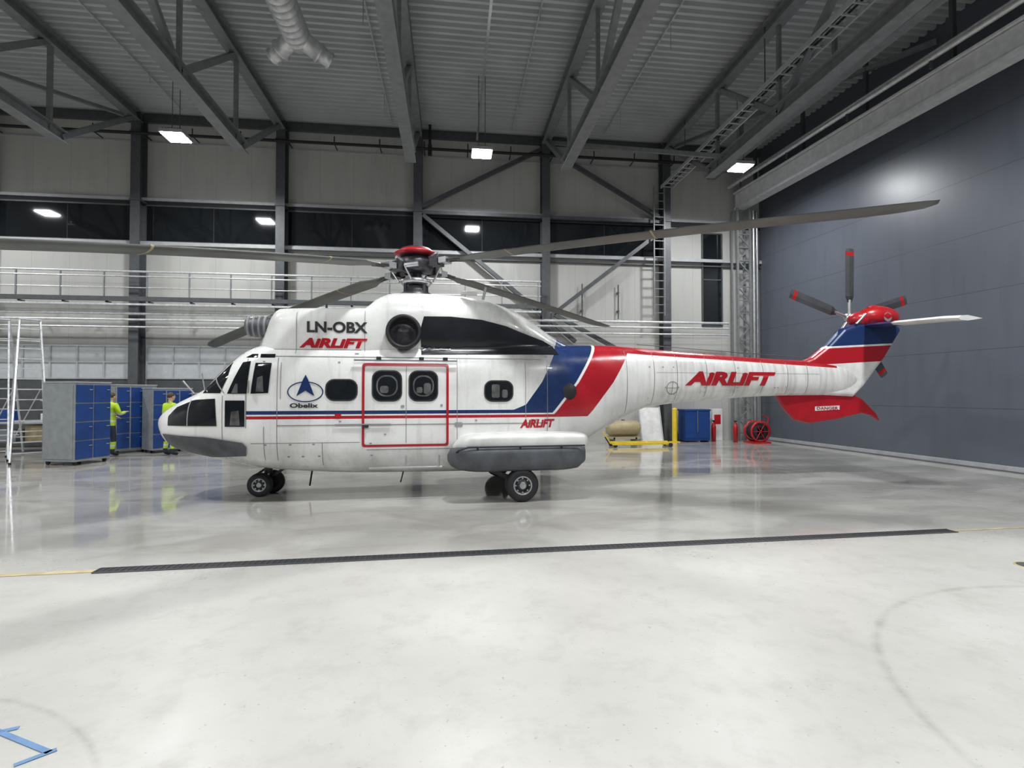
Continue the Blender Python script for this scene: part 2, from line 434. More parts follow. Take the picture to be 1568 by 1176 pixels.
# windows / glazing
G = M['glass']
for side in (-1, 1):
    sfx = 'port' if side < 0 else 'starboard'
    glz = [[(-3.42, 1.80), (-3.2, 2.05), (-2.95, 2.32), (-2.98, 2.05), (-3.08, 1.80)],
           [(-2.97, 1.79), (-2.87, 2.03), (-2.75, 2.30), (-2.62, 2.32), (-2.66, 1.79)],
           [(-2.60, 1.79), (-2.54, 2.29), (-2.29, 2.29), (-2.33, 1.80)],
           [(-3.98, 1.27), (-3.99, 1.42), (-3.86, 1.57), (-3.55, 1.69), (-3.16, 1.71), (-3.13, 1.27)],
           [(-3.0, 1.68), (-2.69, 1.68), (-2.69, 1.26), (-3.0, 1.26)]]
    decal(glz+[[(-2.72, 2.38), (-2.62, 2.44), (-2.52, 2.44), (-2.52, 2.38)], [(-2.48, 2.38), (-2.48, 2.44), (-2.25, 2.44), (-2.25, 2.38)]],
          'cockpit_glazing_'+sfx, G, BB, H, side=side, off=.008)
    decal([bar(-3.62, 1.27, -3.60, 1.69), [(-3.22, 2.03), (-3.03, 1.80), (-3.01, 1.80), (-3.20, 2.05)]], 'glazing_bars_'+sfx, M['seam'], BB, H, side=side, off=.012)
    decal([[(-2.90, 1.80), (-2.84, 1.95), (-2.80, 1.95), (-2.80, 1.80)], [(-2.52, 1.82), (-2.50, 2.05), (-2.42, 2.08), (-2.40, 1.82)],
           [(-2.92, 1.28), (-2.90, 1.5), (-2.78, 1.52), (-2.76, 1.28)]], 'crew_seats_'+sfx, M['inner'], BB, H, side=side, off=.010)
    wins = ((-1.43, 1.69, -.96, 2.01, .12), (-.69, 1.68, -.24, 2.16, .12), (-.09, 1.68, .36, 2.16, .12), (1.19, 1.67, 1.66, 2.0, .12))
    decal([rrect(*w) for w in wins], 'cabin_windows_'+sfx, G, BB, H, side=side, off=.010)
    rims = []
    for (a, b, c, d, r) in wins:
        rims += ring_polys(rrect(a-.022, b-.022, c+.022, d+.022, .14), rrect(a, b, c, d, .12))
    decal(rims, 'window_seals_'+sfx, M['black'], BB, H, side=side, off=.012)
    decal(ring_polys(rrect(-.64, 1.74, -.29, 2.10, .15), rrect(-.615, 1.765, -.315, 2.075, .13))+ring_polys(rrect(-.04, 1.74, .31, 2.10, .15), rrect(-.015, 1.765, .285, 2.075, .13))
          +[rrect(-.58, 1.80, -.44, 1.92, .04), rrect(.02, 1.80, .12, 1.90, .03), rrect(.14, 1.78, .26, 1.97, .04), rrect(1.3, 1.72, 1.44, 1.95, .03), rrect(1.48, 1.72, 1.58, 1.86, .03)],
          'bubble_window_frames_'+sfx, M['inner'], BB, H, side=side, off=.013)
    decal(ring_polys(rrect(-.87, .90, .56, 2.30, .04, 2), rrect(-.83, .94, .52, 2.26, .03, 2)),
          'door_outline_'+sfx, M['red'], BB, H, side=side, off=.013)
    seams = [bar(-.155, .96, -.145, 2.25), bar(-2.68, 1.24, -2.665, 2.36), bar(-2.2, .7, -2.19, 2.38), bar(.7, .6, .71, 2.4),
             bar(-3.05, .72, -3.04, 1.76), bar(-2.2, 1.265, 2.3, 1.28), bar(-2.45, 2.395, 2.2, 2.41), bar(-.85, 2.5, -.84, 3.2),
             bar(-2.6, .98, -.9, .99), bar(-2.4, .7, -2.39, 1.26), bar(-1.5, .6, -1.49, .98), bar(1.9, 1.3, 1.91, 2.35), bar(2.3, .9, 2.31, 2.3),
             bar(-1.95, 2.45, -1.94, 3.15), bar(-2.3, 2.52, -.9, 2.53), bar(-.8, .85, .6, .86), bar(.75, 1.0, 2.2, 1.01), bar(-2.15, 1.7, -2.14, 2.3)]
    for i, uu in enumerate((3.95, 4.55, 5.05, 5.7, 6.35, 7.0, 7.6, 8.1)):
        seams.append(bar(uu, 1.42+.045*i, uu+.010, 2.62-.03*i))
    seams.append(bar(4.6, 2.2, 8.4, 2.205))
    decal(seams, 'panel_seams_'+sfx, M['seam'], BB, H, side=side, off=.005)
    hat = [rrect(.66, 1.22, .80, 1.30, .03), rrect(-.85, 1.22, -.76, 1.28, .02), rrect(-.24, 1.55, -.18, 1.60, .02), rrect(.42, 1.57, .46, 1.61, .015)]
    random.seed(9)
    for _ in range(26):
        uu = random.uniform(-3.2, 2.6); zz = random.choice((.75, .95, 1.1, 1.32, 2.3, 2.45)); hat.append(rrect(uu, zz, uu+.04, zz+.022, .008, 2))
    for _ in range(12):
        uu = random.uniform(4.2, 8.6); zz = random.choice((1.9, 2.05, 2.3)); hat.append(rrect(uu, zz, uu+.03, zz+.02, .006, 2))
    decal(hat, 'latches_'+sfx, M['cabgrey'], BB, H, side=side, off=.007)
    decal([[(.10, 2.46), (.08, 2.9), (.14, 3.13), (.6, 3.14), (1.15, 3.10), (1.6, 3.0), (1.9, 2.89), (2.3, 2.76), (2.5, 2.66), (2.56, 2.5)]],
          'exhaust_panel_'+sfx, M['cowlblack'], BB, H, side=side, off=.010)
    decal([[(-4.1, 1.13), (-3.3, 1.09), (-2.72, 1.0), (-2.66, .93), (-2.68, .78), (-3.3, .74), (-3.7, .82), (-4.0, .92)]],
          'nose_float_'+sfx, M['greyfl'], BB, H, side=side, off=.03)
decal([[(-.62, 1.86), (-.05, 1.86), (-.05, 2.44), (-.52, 2.42)], [(.05, 1.86), (.62, 1.86), (.52, 2.42), (.05, 2.44)]],
      'windshield', G, [bF], H, off=.008, axis='x')

# lettering
text_decal('AiRLiFT', 5.22, 1.95, 7.30, 2.23, M['red'], BB, H, 'boom_lettering', .25, .055)
text_decal('AiRLiFT', -1.90, 2.555, -.80, 2.72, M['red'], BB, H, 'cowling_lettering', .25, .055)
text_decal('AiRLiFT', 1.80, 1.19, 2.44, 1.34, M['red'], BB, H, 'sponson_lettering', .25, .045)
text_decal('LN-OBX', -1.78, 2.81, -.80, 3.0, M['black'], BB, H, 'registration', 0, .035)
text_decal('Obelix', -2.0, 1.56, -1.56, 1.635, M['black'], BB, H, 'name_lettering', 0, .035)
decal([[(-1.90, 1.75), (-1.80, 2.02), (-1.76, 2.10), (-1.72, 2.02), (-1.62, 1.75), (-1.76, 1.84)]], 'emblem', M['blue'], BB, H, off=.009)
decal(ring_polys(ellp(-1.76, 1.82, .28, .17), ellp(-1.76, 1.82, .262, .152)), 'emblem_ring', M['blue'], BB, H, off=.009)
decal([rrect(-1.30, 1.39, -1.20, 1.46, .01, 2)], 'flag', M['redbright'], BB, H, off=.012)
decal(ring_polys(ellp(4.95, 1.90, .13, .13), ellp(4.95, 1.90, .115, .115))+[bar(4.945, 1.78, 4.955, 2.02), bar(4.83, 1.895, 5.07, 1.905)],
      'boom_access_ring', M['seam'], BB, H, off=.006)

b = MB()
for sd in (-1, 1):
    b.lathe((-.20, sd*.68, 2.84), (0, sd, 0), [(0, .30), (.22, .30), (.28, .285), (.29, .26), (.27, .235), (.1, .22)], M['black'], 36)
    b.lathe((-.20, sd*.68, 2.84), (0, sd, 0), [(.11, .23), (.11, .12), (.14, .08), (.16, 0.001)], M['mech'], 36)
    b.lathe((-2.84, sd*.42, 2.93), (1, 0, 0), [(0, .001), (.01, .12), (.05, .16), (.2, .18), (.6, .18)], M['greyfl'], 24)
    for i in range(4): b.lathe((-2.79+.09*i, sd*.42, 2.93), (1, 0, 0), [(0, .165+.006*i), (.01, .178+.006*i), (.03, .178+.006*i), (.04, .165+.006*i)], M['seam'], 24)
    b.ell((2.72, sd*.78, 1.83), (.16, .12, .17), M['black'])
b.build('engine_intakes', H)

b = MB()
b.box((.95, -.45, 3.62), (.3, .05, .06), M['white']); b.cyl((1.2, -.5, 3.5), (1.25, -.55, 3.72), .025, M['alu'])
b.cyl((-1.6, 0, 3.25), (-1.6, 0, 3.42), .02, M['black']); b.box((-1.9, 0, 3.28), (.25, .05, .1), M['white'])
b.cyl((-3.6, -.5, 1.8), (-3.75, -.55, 2.0), .012, M['alu']); b.cyl((-3.4, .3, 1.95), (-3.45, .3, 2.15), .012, M['alu'])
b.cyl((-3.38, -.62, 1.78), (-3.42, -.66, 2.12), .010, M['alu'])
b.cyl((-1.8, -.1, .5), (-1.85, -.1, .15), .015, M['black']); b.cyl((-.2, -.6, .45), (-.25, -.6, .25), .012, M['black'])
b.box((-.15, -.97, .55), (1.2, .03, .03), M['alu'])
for uu in (-.7, -.15, .4): b.cyl((uu, -.97, .55), (uu, -.97, .75), .012, M['alu'])
b.box((-.15, -.975, 2.345), (1.7, .03, .03), M['alu']); b.box((-.85, -.975, 1.28), (.9, .02, .02), M['seam'])
for uu in (-.6, .1, .5): b.box((uu, -.985, 2.38), (.08, .04, .05), M['black'])
b.box((-.81, -.98, 1.25), (.10, .03, .04), M['black']); b.box((-2.62, -.97, 1.9), (.02, .03, .2), M['alu'])
b.cyl((3.6, -.3, .95), (3.7, -.3, .8), .012, M['black'])
b.cyl((4.3, -.2, 2.76), (8.2, -.1, 2.55), .008, M['steel'], 6)
b.build('external_fittings', H, bevel=.004)

# sponsons (float packs)
for sd, nm in ((-1, 'port'), (1, 'starboard')):
    loft('sponson_fairing_'+nm, [(.62, .88, .92, .08, 2.2), (.72, .84, 1.04, .24, 2.8), (.9, .84, 1.11, .30, 3.6), (1.5, .84, 1.13, .32, 4.4), (2.5, .84, 1.13, .32, 4.4),
                             (2.82, .84, 1.12, .30, 4), (2.9, .88, 1.09, .24, 3)], M['white'], H, 40, .1, sd*1.12)
    loft('sponson_float_'+nm, [(.53, .68, .78, .06, 2.2), (.58, .60, .86, .22, 3), (.74, .53, .92, .32, 4), (1.1, .5, .93, .35, 4.6), (2.35, .5, .93, .35, 4.6),
                           (2.70, .53, .93, .33, 4.4), (2.83, .62, .92, .28, 3.6), (2.87, .70, .88, .14, 2.6)], M['greyfl'], H, 40, .1, sd*1.17)
b = MB()
for sd in (-1, 1):
    P = [(.60, .72), (.62, .80), (.70, .88), (.85, .925), (2.80, .925)]
    for (a, c) in zip(P[:-1], P[1:]): b.cyl((a[0], sd*1.50 if a[0] > .65 else sd*1.36, a[1]), (c[0], sd*1.50 if c[0] > .65 else sd*1.36, c[1]), .014, M['black'], 8)
    for uu in (1.0, 1.7, 2.4): b.box((uu, sd*1.47, .90), (.03, .06, .06), M['black'])

# landing gear
def wheel(b, c, r, w, sd):
    c = Vector(c); hw = w/2
    b.lathe(c, (0, sd, 0), [(-hw*.9, r*.55), (-hw, r*.75), (-hw*.85, r*.93), (-hw*.45, r), (0, r*1.01), (hw*.45, r), (hw*.85, r*.93), (hw, r*.75), (hw*.9, r*.55)], M['black'], 36)
    b.lathe(c, (0, sd, 0), [(hw*.9, r*.56), (hw*.6, r*.5), (hw*.55, r*.36), (hw*.85, r*.30), (hw*.95, r*.16), (hw*.95, .001)], M['mech'], 28)
    b.lathe(c, (0, sd, 0), [(hw*.92, r*.57), (hw*.95, r*.53), (hw*.9, r*.49)], M['alu'], 28)
    b.lathe(c, (0, sd, 0), [(-hw*.9, r*.56), (-hw*.6, r*.5), (-hw*.6, .001)], M['mech'], 28)
    b.lathe(c, (0, sd, 0), [(hw*.96, r*.2), (hw*1.0, r*.16), (hw*1.0, .001)], M['alu'], 16)
    for i in range(8):
        a = i*math.pi/4; b.cyl(c+Vector((math.cos(a)*r*.42, sd*hw*.5, math.sin(a)*r*.42)), c+Vector((math.cos(a)*r*.42, sd*hw*.75, math.sin(a)*r*.42)), .015, M['alu'], 6)
for sd in (-1, 1):
    wheel(b, (1.75, sd*1.36, .275), .275, .22, sd)
    b.cyl((1.75, sd*1.22, .275), (1.75, sd*1.0, .275), .05, M['mech'])
    b.cyl((1.75, sd*1.08, .25), (1.80, sd*1.0, .75), .055, M['alu'])
    b.cyl((1.80, sd*1.04, .42), (1.80, sd*1.0, .80), .08, M['mech'])
    b.beam((1.75, sd*1.05, .28), (1.2, sd*.85, .5), .07, .07, M['mech'])
    wheel(b, (-2.6+.06*sd, sd*.17, .205), .205, .15, sd)
b.cyl((-2.6, -.15, .205), (-2.6, .15, .205), .035, M['mech'])
b.cyl((-2.6, 0, .2), (-2.56, 0, .62), .045, M['alu']); b.cyl((-2.57, 0, .38), (-2.56, 0, .65), .07, M['mech'])
b.beam((-2.55, 0, .3), (-2.2, 0, .52), .05, .05, M['mech'])
b.path([(-2.66, 0, .25), (-2.78, 0, .35), (-2.63, 0, .45)], .02, M['mech'])
b.build('landing_gear', H)

# tail
def plate(name, P, th, m, bev=.05, y=0.0):
    bm = bmesh.new(); vs = [bm.verts.new((p[0], y-th/2, p[1])) for p in P]; f = bm.faces.new(vs)
    r = bmesh.ops.extrude_face_region(bm, geom=[f])
    for v in [g for g in r['geom'] if isinstance(g, bmesh.types.BMVert)]: v.co.y += th
    bmesh.ops.recalc_face_normals(bm, faces=bm.faces)
    me = bpy.data.meshes.new(name); bm.to_mesh(me); bm.free(); me.materials.append(m)
    o = bpy.data.objects.new(name, me); COL.objects.link(o); o.parent = H
    if bev:
        k = o.modifiers.new('b', 'BEVEL'); k.width = bev; k.segments = 4; k.limit_method = 'ANGLE'; k.angle_limit = math.radians(50)
    return o
plate('tail_fin', [(7.9, 2.40), (8.35, 2.56), (8.72, 2.82), (9.12, 3.20), (9.48, 3.33), (10.4, 3.36), (10.60, 3.22), (10.15, 2.58), (9.61, 1.95), (9.35, 1.72), (8.5, 1.76)], .24, M['fin'], .09)
plate('ventral_fin', [(7.48, 1.80), (7.70, 1.46), (7.95, 1.22), (8.3, 1.15), (9.0, 1.24), (9.6, 1.36), (9.85, 1.30), (10.06, 1.18), (9.96, 1.35), (9.62, 1.66), (9.35, 1.80)], .10, M['red'], .03)
plate('danger_placard', [(8.42, 1.42), (9.02, 1.44), (9.02, 1.53), (8.42, 1.51)], .116, M['white'], 0)
bFin = BVHTree.FromPolygons([Vector((7, -.058, 1)), Vector((11, -.058, 1)), Vector((11, -.058, 4)), Vector((7, -.058, 4))], [(0, 1, 2, 3)])
text_decal('DANGER', 8.46, 1.44, 8.98, 1.505, M['red'], [bFin], H, 'danger_text', 0, .02, off=.004)
b = MB()
b.ell((10.05, -.02, 3.47), (.50, .26, .25), M['redbright']); b.ell((9.7, .05, 3.42), (.32, .22, .18), M['redbright'])
b.cyl((9.74, 0, 3.50), (9.74, .42, 3.51), .09, M['mech'], 20)
b.ell((9.95, -.05, 3.68), (.2, .06, .05), M['redbright'])
b.cyl((10.05, -.27, 3.45), (10.05, -.25, 3.45), .10, M['seam'], 20)
b.cyl((9.4, -.12, 3.30), (9.62, -.14, 3.52), .03, M['alu'])
b.build('tail_gearbox', H)
b = MB(); tc = Vector((9.74, .42, 3.51))
b.lathe(tc, (0, 1, 0), [(-.08, .001), (-.08, .10), (.06, .12), (.08, .05), (.08, .001)], M['alu'], 24)
for i in range(5):
    a = math.radians(89+72*i); d = Vector((math.cos(a), 0, math.sin(a))); s = Vector((-d.z, 0, d.x))
    def P(r, w, t): return tc+d*r+s*w+Vector((0, t, 0))
    b.cyl(tc+d*.08, tc+d*.42, .035, M['alu'])
    for (r0, r1, w0, w1, mm) in ((.36, .5, .05, .11, M['mech']), (.5, 1.44, .11, .115, M['tblade']), (1.44, 1.52, .115, .115, M['redbright']), (1.52, 1.60, .115, .10, M['tblade'])):
        vs = []
        for r, w in ((r0, w0), (r1, w1)):
            vs += [P(r, -w, .0), P(r, -w*.4, .022), P(r, w*.9, .010), P(r, w, 0), P(r, w*.2, -.018)]
        b.add(vs, [(i2, (i2+1) % 5, 5+(i2+1) % 5, 5+i2) for i2 in range(5)]+[(4, 3, 2, 1, 0), (5, 6, 7, 8, 9)], mm)
b.build('tail_rotor', H)
b = MB()
secs = []
for y, a0, a1, z in ((-.02, 9.62, 10.42, 3.28), (-.55, 9.58, 10.36, 3.25), (-.8, 9.56, 10.33, 3.235), (-1.9, 9.46, 10.2, 3.17), (-2.12, 9.6, 10.14, 3.155)):
    c = a1-a0
    secs.append([(a0, y, z), (a0+c*.12, y, z+.045), (a0+c*.4, y, z+.055), (a1, y, z+.005), (a0+c*.4, y, z-.045), (a0+c*.1, y, z-.035)])
for j, mm in enumerate((M['blue'], M['blue'], M['white'], M['white'])):
    vs = secs[j]+secs[j+1]
    b.add(vs, [(i, (i+1) % 6, 6+(i+1) % 6, 6+i) for i in range(6)]+([(6, 7, 8, 9, 10, 11)] if j == 3 else []), mm, False)
b.build('horizontal_stabiliser', H)

# main rotor
b = MB()
b.cyl((0, 0, 3.55), (0, 0, 4.3), .10, M['mech'], 20)
b.lathe((0, 0, 3.58), (0, 0, 1), [(0, .34), (.05, .34), (.10, .24), (.2, .2)], M['mech'], 28)
b.lathe((0, 0, 3.82), (0, 0, 1), [(0, .1), (0, .26), (.05, .30), (.10, .26), (.12, .1)], M['alu'], 28)
b.lathe((0, 0, 4.05), (0, 0, 1), [(0, .12), (.02, .28), (.08, .32), (.22, .32), (.28, .26), (.30, .1)], M['mech'], 28)
b.lathe((0, 0, 4.36), (0, 0, 1), [(0, .30), (.02, .40), (.045, .41), (.07, .36), (.11, .30)], M['red'], 36)
b.lathe((0, 0, 4.36), (0, 0, 1), [(.11, .30), (.13, .28), (.155, .22), (.165, .001)], M['mech'], 36)
b.lathe((0, 0, 4.30), (0, 0, 1), [(0, .2), (.06, .3)], M['black'], 28)
BL = [(-38, 4.21, 0, -.0031), (-135, 4.15, -.13, -.005), (136, 4.15, -.11, -.004), (43, 4.17, -.03, -.0016)]
for (ang, z0, a1, a2) in BL:
    a = math.radians(ang); d = Vector((math.cos(a), math.sin(a), 0)); s = Vector((-d.y, d.x, 0)); Z = Vector((0, 0, 1))
    def C(r): return d*r+Z*(z0+a1*r+a2*r*r)
    b.cyl(C(.25), C(.62), .085, M['mech'], 12, .07)
    b.box(C(.48), (.16, .24, .16), M['mech'], Matrix((d, s, Z)).transposed())
    b.box(C(.66), (.16, .20, .10), M['alu'], Matrix((d, s, Z)).transposed())
    for o in (-.06, .06): b.cyl(C(.62)+s*o, C(1.0)+s*o*.8, .028, M['mech'])
    b.cyl(C(.42)+s*.14, d*.30+s*.36+Z*4.12, .045, M['alu'])
    b.cyl(d*.28+s*.16+Z*3.88, C(.46)+s*.17, .018, M['alu'], 8)
    b.cyl(d*.22-s*.05+Z*3.62, d*.22-s*.05+Z*3.86, .035, M['mech'], 10)
    b.cyl(C(.3)+Z*.1, C(.5)+Z*.16, .03, M['alu'])
    R = [.92, 1.15, 1.35, 2, 3, 4, 5, 6, 7.0, 7.35, 7.6, 7.7]
    CH = [.09, .14, .23, .23, .23, .23, .23, .23, .23, .21, .16, .08]
    SW = [0, 0, 0, 0, 0, 0, 0, 0, 0, -.03, -.08, -.15]
    vs = []
    K = 10
    pit = math.radians(5)
    for r, ch, sw in zip(R, CH, SW):
        for q in range(K):
            t = 2*math.pi*q/K; cx = math.cos(t)*ch+sw; th = .024*(ch/.23)**.5*(1.3+.7*math.cos(t))/2
            vs.append(C(r)+s*cx+Z*(math.sin(t)*th*2+cx*math.sin(pit)*.6))
    fs = [(j*K+q, j*K+(q+1) % K, (j+1)*K+(q+1) % K, (j+1)*K+q) for j in range(len(R)-1) for q in range(K)]
    fs += [tuple(range(K))[::-1], tuple(range((len(R)-1)*K, len(R)*K))]
    b.add(vs, fs, M['blade'], True)
    for r in (2.0, 4.4):
        vs2 = []
        for rr in (r, r+.03):
            for q in range(K):
                t = 2*math.pi*q/K; ch = .233; th = .027*(1.3+.7*math.cos(t))/2; w = math.cos(t)*ch
                vs2.append(C(rr)+s*w+Z*(math.sin(t)*th*2+w*math.sin(pit)*.6))
        b.add(vs2, [(q, (q+1) % K, K+(q+1) % K, K+q) for q in range(K)], M['tan'], True)
b.build('main_rotor', H)

# ================================================================== HANGAR SHELL
YW = 19.1; ZC = 11.4
b = MB(); b.box((-3.5, 5.6, -.1), (35, 29, .2), M['floor']); b.build('floor')
b = MB()
b.box((-3.9, YW+.15, ZC/2), (32.2, .3, ZC+.4), M['wallp'])
b.build('wall_back')
b = MB()
for z, h, dp, mm in ((8.45, .10, .10, 'steell'), (10.45, .05, .04, 'steell'), (6.92, .12, .16, 'steell'), (6.72, .05, .10, 'steel'), (11.25, .3, .12, 'steel'), (8.3, .16, .06, 'dark')):
    b.box((-3.9, YW-dp/2, z), (32, dp, h), M[mm])
b.build('trim_1')
ang = math.radians(4.6)
pr = Vector((12.1, YW, 0)); dr = Vector((math.sin(ang), -math.cos(ang), 0))
def rw(k, off, z): # k along wall toward camera, off inward
    n = Vector((-math.cos(ang), -math.sin(ang), 0)); return pr+dr*k+n*off+Vector((0, 0, z))
b = MB(); b.beam(rw(-.3, -.1, ZC/2), rw(26, -.1, ZC/2), .2, ZC+.4, M['doorp']); b.build('wall_right')
b = MB()
b.beam(rw(.2, .05, .06), rw(26, .05, .06), .08, .12, M['steell'])
b.beam(rw(.2, .12, .01), rw(26, .12, .01), .14, .02, M['steel'])
b.build('baseboard_right')
b = MB(); b.box((-20.1, 5.6, ZC/2), (.2, 29, ZC+.4), M['wallp']); b.build('wall_left')
# ceiling: trapezoidal deck
b = MB(); vs = []; fs = []
y = -8.8; per = .24
while y < YW+.2:
    for dy, z in ((0, 0), (.09, 0), (.12, .12), (.21, .12)):
        vs += [(-20.2, y+dy, ZC+z), (15.5, y+dy, ZC+z)]
    y += per
n = len(vs)//2
fs = [(2*j, 2*j+1, 2*j+3, 2*j+2) for j in range(n-1)]
b.add(vs, fs, M['ceil']); b.build('ceiling')

XC = [-15.2, -10.53, -5.87, -1.18, 3.47, 8.1]
for x in XC:
    b = MB(); b.ibeam((x, YW-.24, 0), (x, YW-.24, ZC-.1), .30, .40, M['steel'], .03, up=(0, 1, 0))
    b.box((x, YW-.24, .02), (.42, .46, .04), M['steel']); b.box((x, YW-.26, 8.3), (.34, .46, .05), M['steel'])
    b.box((x, YW-.26, 10.6), (.34, .46, .05), M['steel'])
    b.build('steel_column')
for x in XC:
    b = MB(); T = M['truss']
    zt, zb = 11.13, 8.75; ye = 15.4
    b.ibeam((x, YW-.3, zt), (x, -8, zt), .30, .30, T, .03)
    b.ibeam((x, ye, zb), (x, -8, zb), .30, .30, T, .03)
    b.beam((x, ye-.1, zb), (x, YW-.5, zt-.05), .14, .14, T)
    yy = ye-.2
    b.beam((x, yy-.3, zb), (x, yy-.3, zt), .10, .10, T)
    pts = [yy-.3-3.0*i for i in range(8)]
    for j, (a, c) in enumerate(zip(pts[:-1], pts[1:])):
        b.beam((x, a, zb if j % 2 else zt), (x, c, zt if j % 2 else zb), .14, .14, T)
        if j % 2 == 0: b.beam((x, c, zb), (x, c, zt), .09, .09, T)
    b.build('roof_truss')
b = MB()
yb = YW-.30
for p, q in (((3.47, 10.9), (-1.05, 8.5)), ((3.47, 10.9), (8.0, 8.4)), ((-1.0, 8.2), (4.6, 3.7)), ((8.0, 8.0), (3.6, 4.6)), ((3.8, 4.7), (8.0, 2.5))):
    b.beam((p[0], yb, p[1]), (q[0], yb, q[1]), .14, .14, M['steel'], up=(0, 1, 0))
b.beam((-1.1, yb, 8.3), (8.1, yb, 8.3), .12, .12, M['steel'])
b.build('wall_bracing')
b = MB()
b.beam((3.6, YW-.5, 11.0), (8.1, 14.6, 8.9), .12, .12, M['truss']); b.beam((8.1, YW-.4, 11.0), (12.6, 12.0, 11.0), .12, .12, M['truss'])
b.beam((-10.5, YW-.5, 11.0), (-14.5, 15, 11.0), .1, .1, M['truss'])
b.build('roof_bracing')

xs = [-20]+XC
for i in range(len(xs)-1):
    x0, x1 = xs[i]+.15, xs[i+1]-.15
    b = MB()
    b.box(((x0+x1)/2, YW-.02, 7.62), (x1-x0, .04, 1.24), M['glass'])
    for x in (x0, (x0+x1)/2, x1): b.box((x, YW-.03, 7.62), (.03, .03, 1.24), M['dark'])
    for z in (7.0, 8.24): b.box(((x0+x1)/2, YW-.04, z), (x1-x0, .06, .05), M['steel'])
    b.build('window_%d' % (i+1))
b = MB(); b.box((10.1, YW-.02, 6.2), (.8, .04, 3.6), M['glass'])
for x in (9.7, 10.5): b.box((x, YW-.04, 6.2), (.05, .06, 3.6), M['steel'])
for z in (4.4, 6.2, 8.0): b.box((10.1, YW-.04, z), (.8, .06, .05), M['steel'])
b.build('window_7')
b = MB(); b.cyl((-19, YW-.55, 10.5), (10.6, YW-.55, 10.5), .05, M['dark'])
x = -18
while x < 10.5:
    b.cyl((x, YW-.55, 10.5), (x, YW-.05, 10.5), .02, M['dark'], 6); b.cyl((x, YW-.55, 10.5), (x, YW-.55, 10.75), .02, M['dark'], 6); x += 1.55
b.cyl((-.75, YW-.55, 10.5), (-.75, YW-.55, 11.36), .05, M['dark']); b.box((-.75, YW-.55, 10.45), (.14, .14, .35), M['dark'])
b.build('service_pipe')

# gallery rails and pipe runs on the wall
b = MB()
yr = YW-.85
for z, r in ((5.78, .035), (5.62, .025), (5.25, .018)): b.cyl((-19.5, yr, z), (3.2, yr, z), r, M['galv'])
for z, r in ((4.42, .045), (4.22, .035), (3.98, .03)): b.cyl((-19.5, yr+.15, z), (10.4, yr+.15, z), r, M['galv'])
b.beam((-19.5, yr, 4.88), (3.2, yr, 4.88), .12, .14, M['steel']); b.beam((-19.5, yr, 4.70), (3.2, yr, 4.70), .10, .06, M['galv'])
x = -19
while x < 3.2:
    b.beam((x, yr, 4.85), (x, yr, 5.8), .04, .04, M['truss']); b.beam((x, yr+.1, 4.8), (x, YW-.5, 4.8), .05, .05, M['steel'])
    b.beam((x, yr+.15, 4.0), (x, YW-.5, 4.0), .04, .04, M['steel']); x += 1.3
b.build('gallery_railing')
n = 0
for x0, x1 in ((-19.8, -15.45), (-14.95, -10.8), (-10.28, -6.1)):
    n += 1; b = MB(); w_ = (x1-x0)/5
    for i in range(5): b.box((x0+w_*(i+.5), YW-.06, 2.85), (w_-.05, .05, 1.05), M['milky'])
    for i in range(6): b.box((x0+w_*i, YW-.08, 2.85), (.05, .08, 1.15), M['steell'])
    for z in (2.3, 2.85, 3.4): b.box(((x0+x1)/2, YW-.09, z), (x1-x0, .05, .05), M['steell'])
    b.box(((x0+x1)/2, YW-.06, 1.15), (x1-x0, .06, 2.2), M['steel'])
    b.build('door_%d' % n)
b = MB()
for x, z0, z1 in ((4.9, 4.6, 5.9), (6.3, 4.6, 5.9)):
    b.cyl((x, YW-.12, z0), (x, YW-.12, z1), .025, M['steel']); b.box((x, YW-.07, z0+.3), (.08, .12, .05), M['steel']); b.box((x, YW-.07, z1-.3), (.08, .12, .05), M['steel'])
b.build('wall_conduit')

# door track beam, lattice post, upper rails on right
b = MB()
def rb(k, x, z): return Vector((10.9, YW, 0))+dr*k+Vector((x, 0, z))
b.beam(rb(.3, .2, 9.18), rb(26, .2, 9.18), .42, .55, M['beam']); b.beam(rb(.3, .2, 9.50), rb(26, .2, 9.50), .6, .05, M['beam'])
b.beam(rb(.3, .0, 8.9), rb(26, .0, 8.9), .10, .10, M['beam'])
b.cyl(rb(.3, -.25, 9.75), rb(26, -.25, 9.75), .07, M['galv']); b.cyl(rb(.3, -.05, 9.98), rb(26, -.05, 9.98), .04, M['galv'])
k = 1
while k < 26:
    b.beam(rb(k, -.25, 9.5), rb(k, -.25, 9.8), .05, .05, M['steel']); b.beam(rb(k, .35, 9.5), rb(k, .35, 11.3), .10, .10, M['steel'])
    k += 2.4
b.build('door_track_beam')
b = MB()
b.ibeam((10.0, YW-.2, 10.25), (10.6, -6, 10.25), .3, .35, M['truss'], .03)
for yv in (17, 12.5, 8, 3.5): b.beam((10.1, yv, 10.3), (10.1, yv, 11.35), .1, .1, M['truss'])
b.build('crane_beam')
b = MB()
for (x, yv) in ((10.75, YW-.35), (11.25, YW-.35), (10.75, YW-.75), (11.25, YW-.75)): b.beam((x, yv, 0), (x, yv, 8.8), .07, .07, M['truss'])
z = .3; s = 0
while z < 8.3:
    x0, x1 = (10.75, 11.25) if s else (11.25, 10.75)
    b.beam((x0, YW-.75, z), (x1, YW-.75, z+.5), .04, .04, M['truss'], up=(0, 1, 0)); b.beam((10.75, YW-.75, z), (11.25, YW-.75, z), .04, .04, M['truss'], up=(0, 1, 0))
    z += .5; s = 1-s
b.cyl((11.55, YW-.5, 0), (11.55, YW-.5, 8.8), .07, M['alu']); b.cyl((11.75, YW-.4, 0), (11.75, YW-.4, 8.8), .04, M['alu'])
b.build('lattice_post')
b = MB()
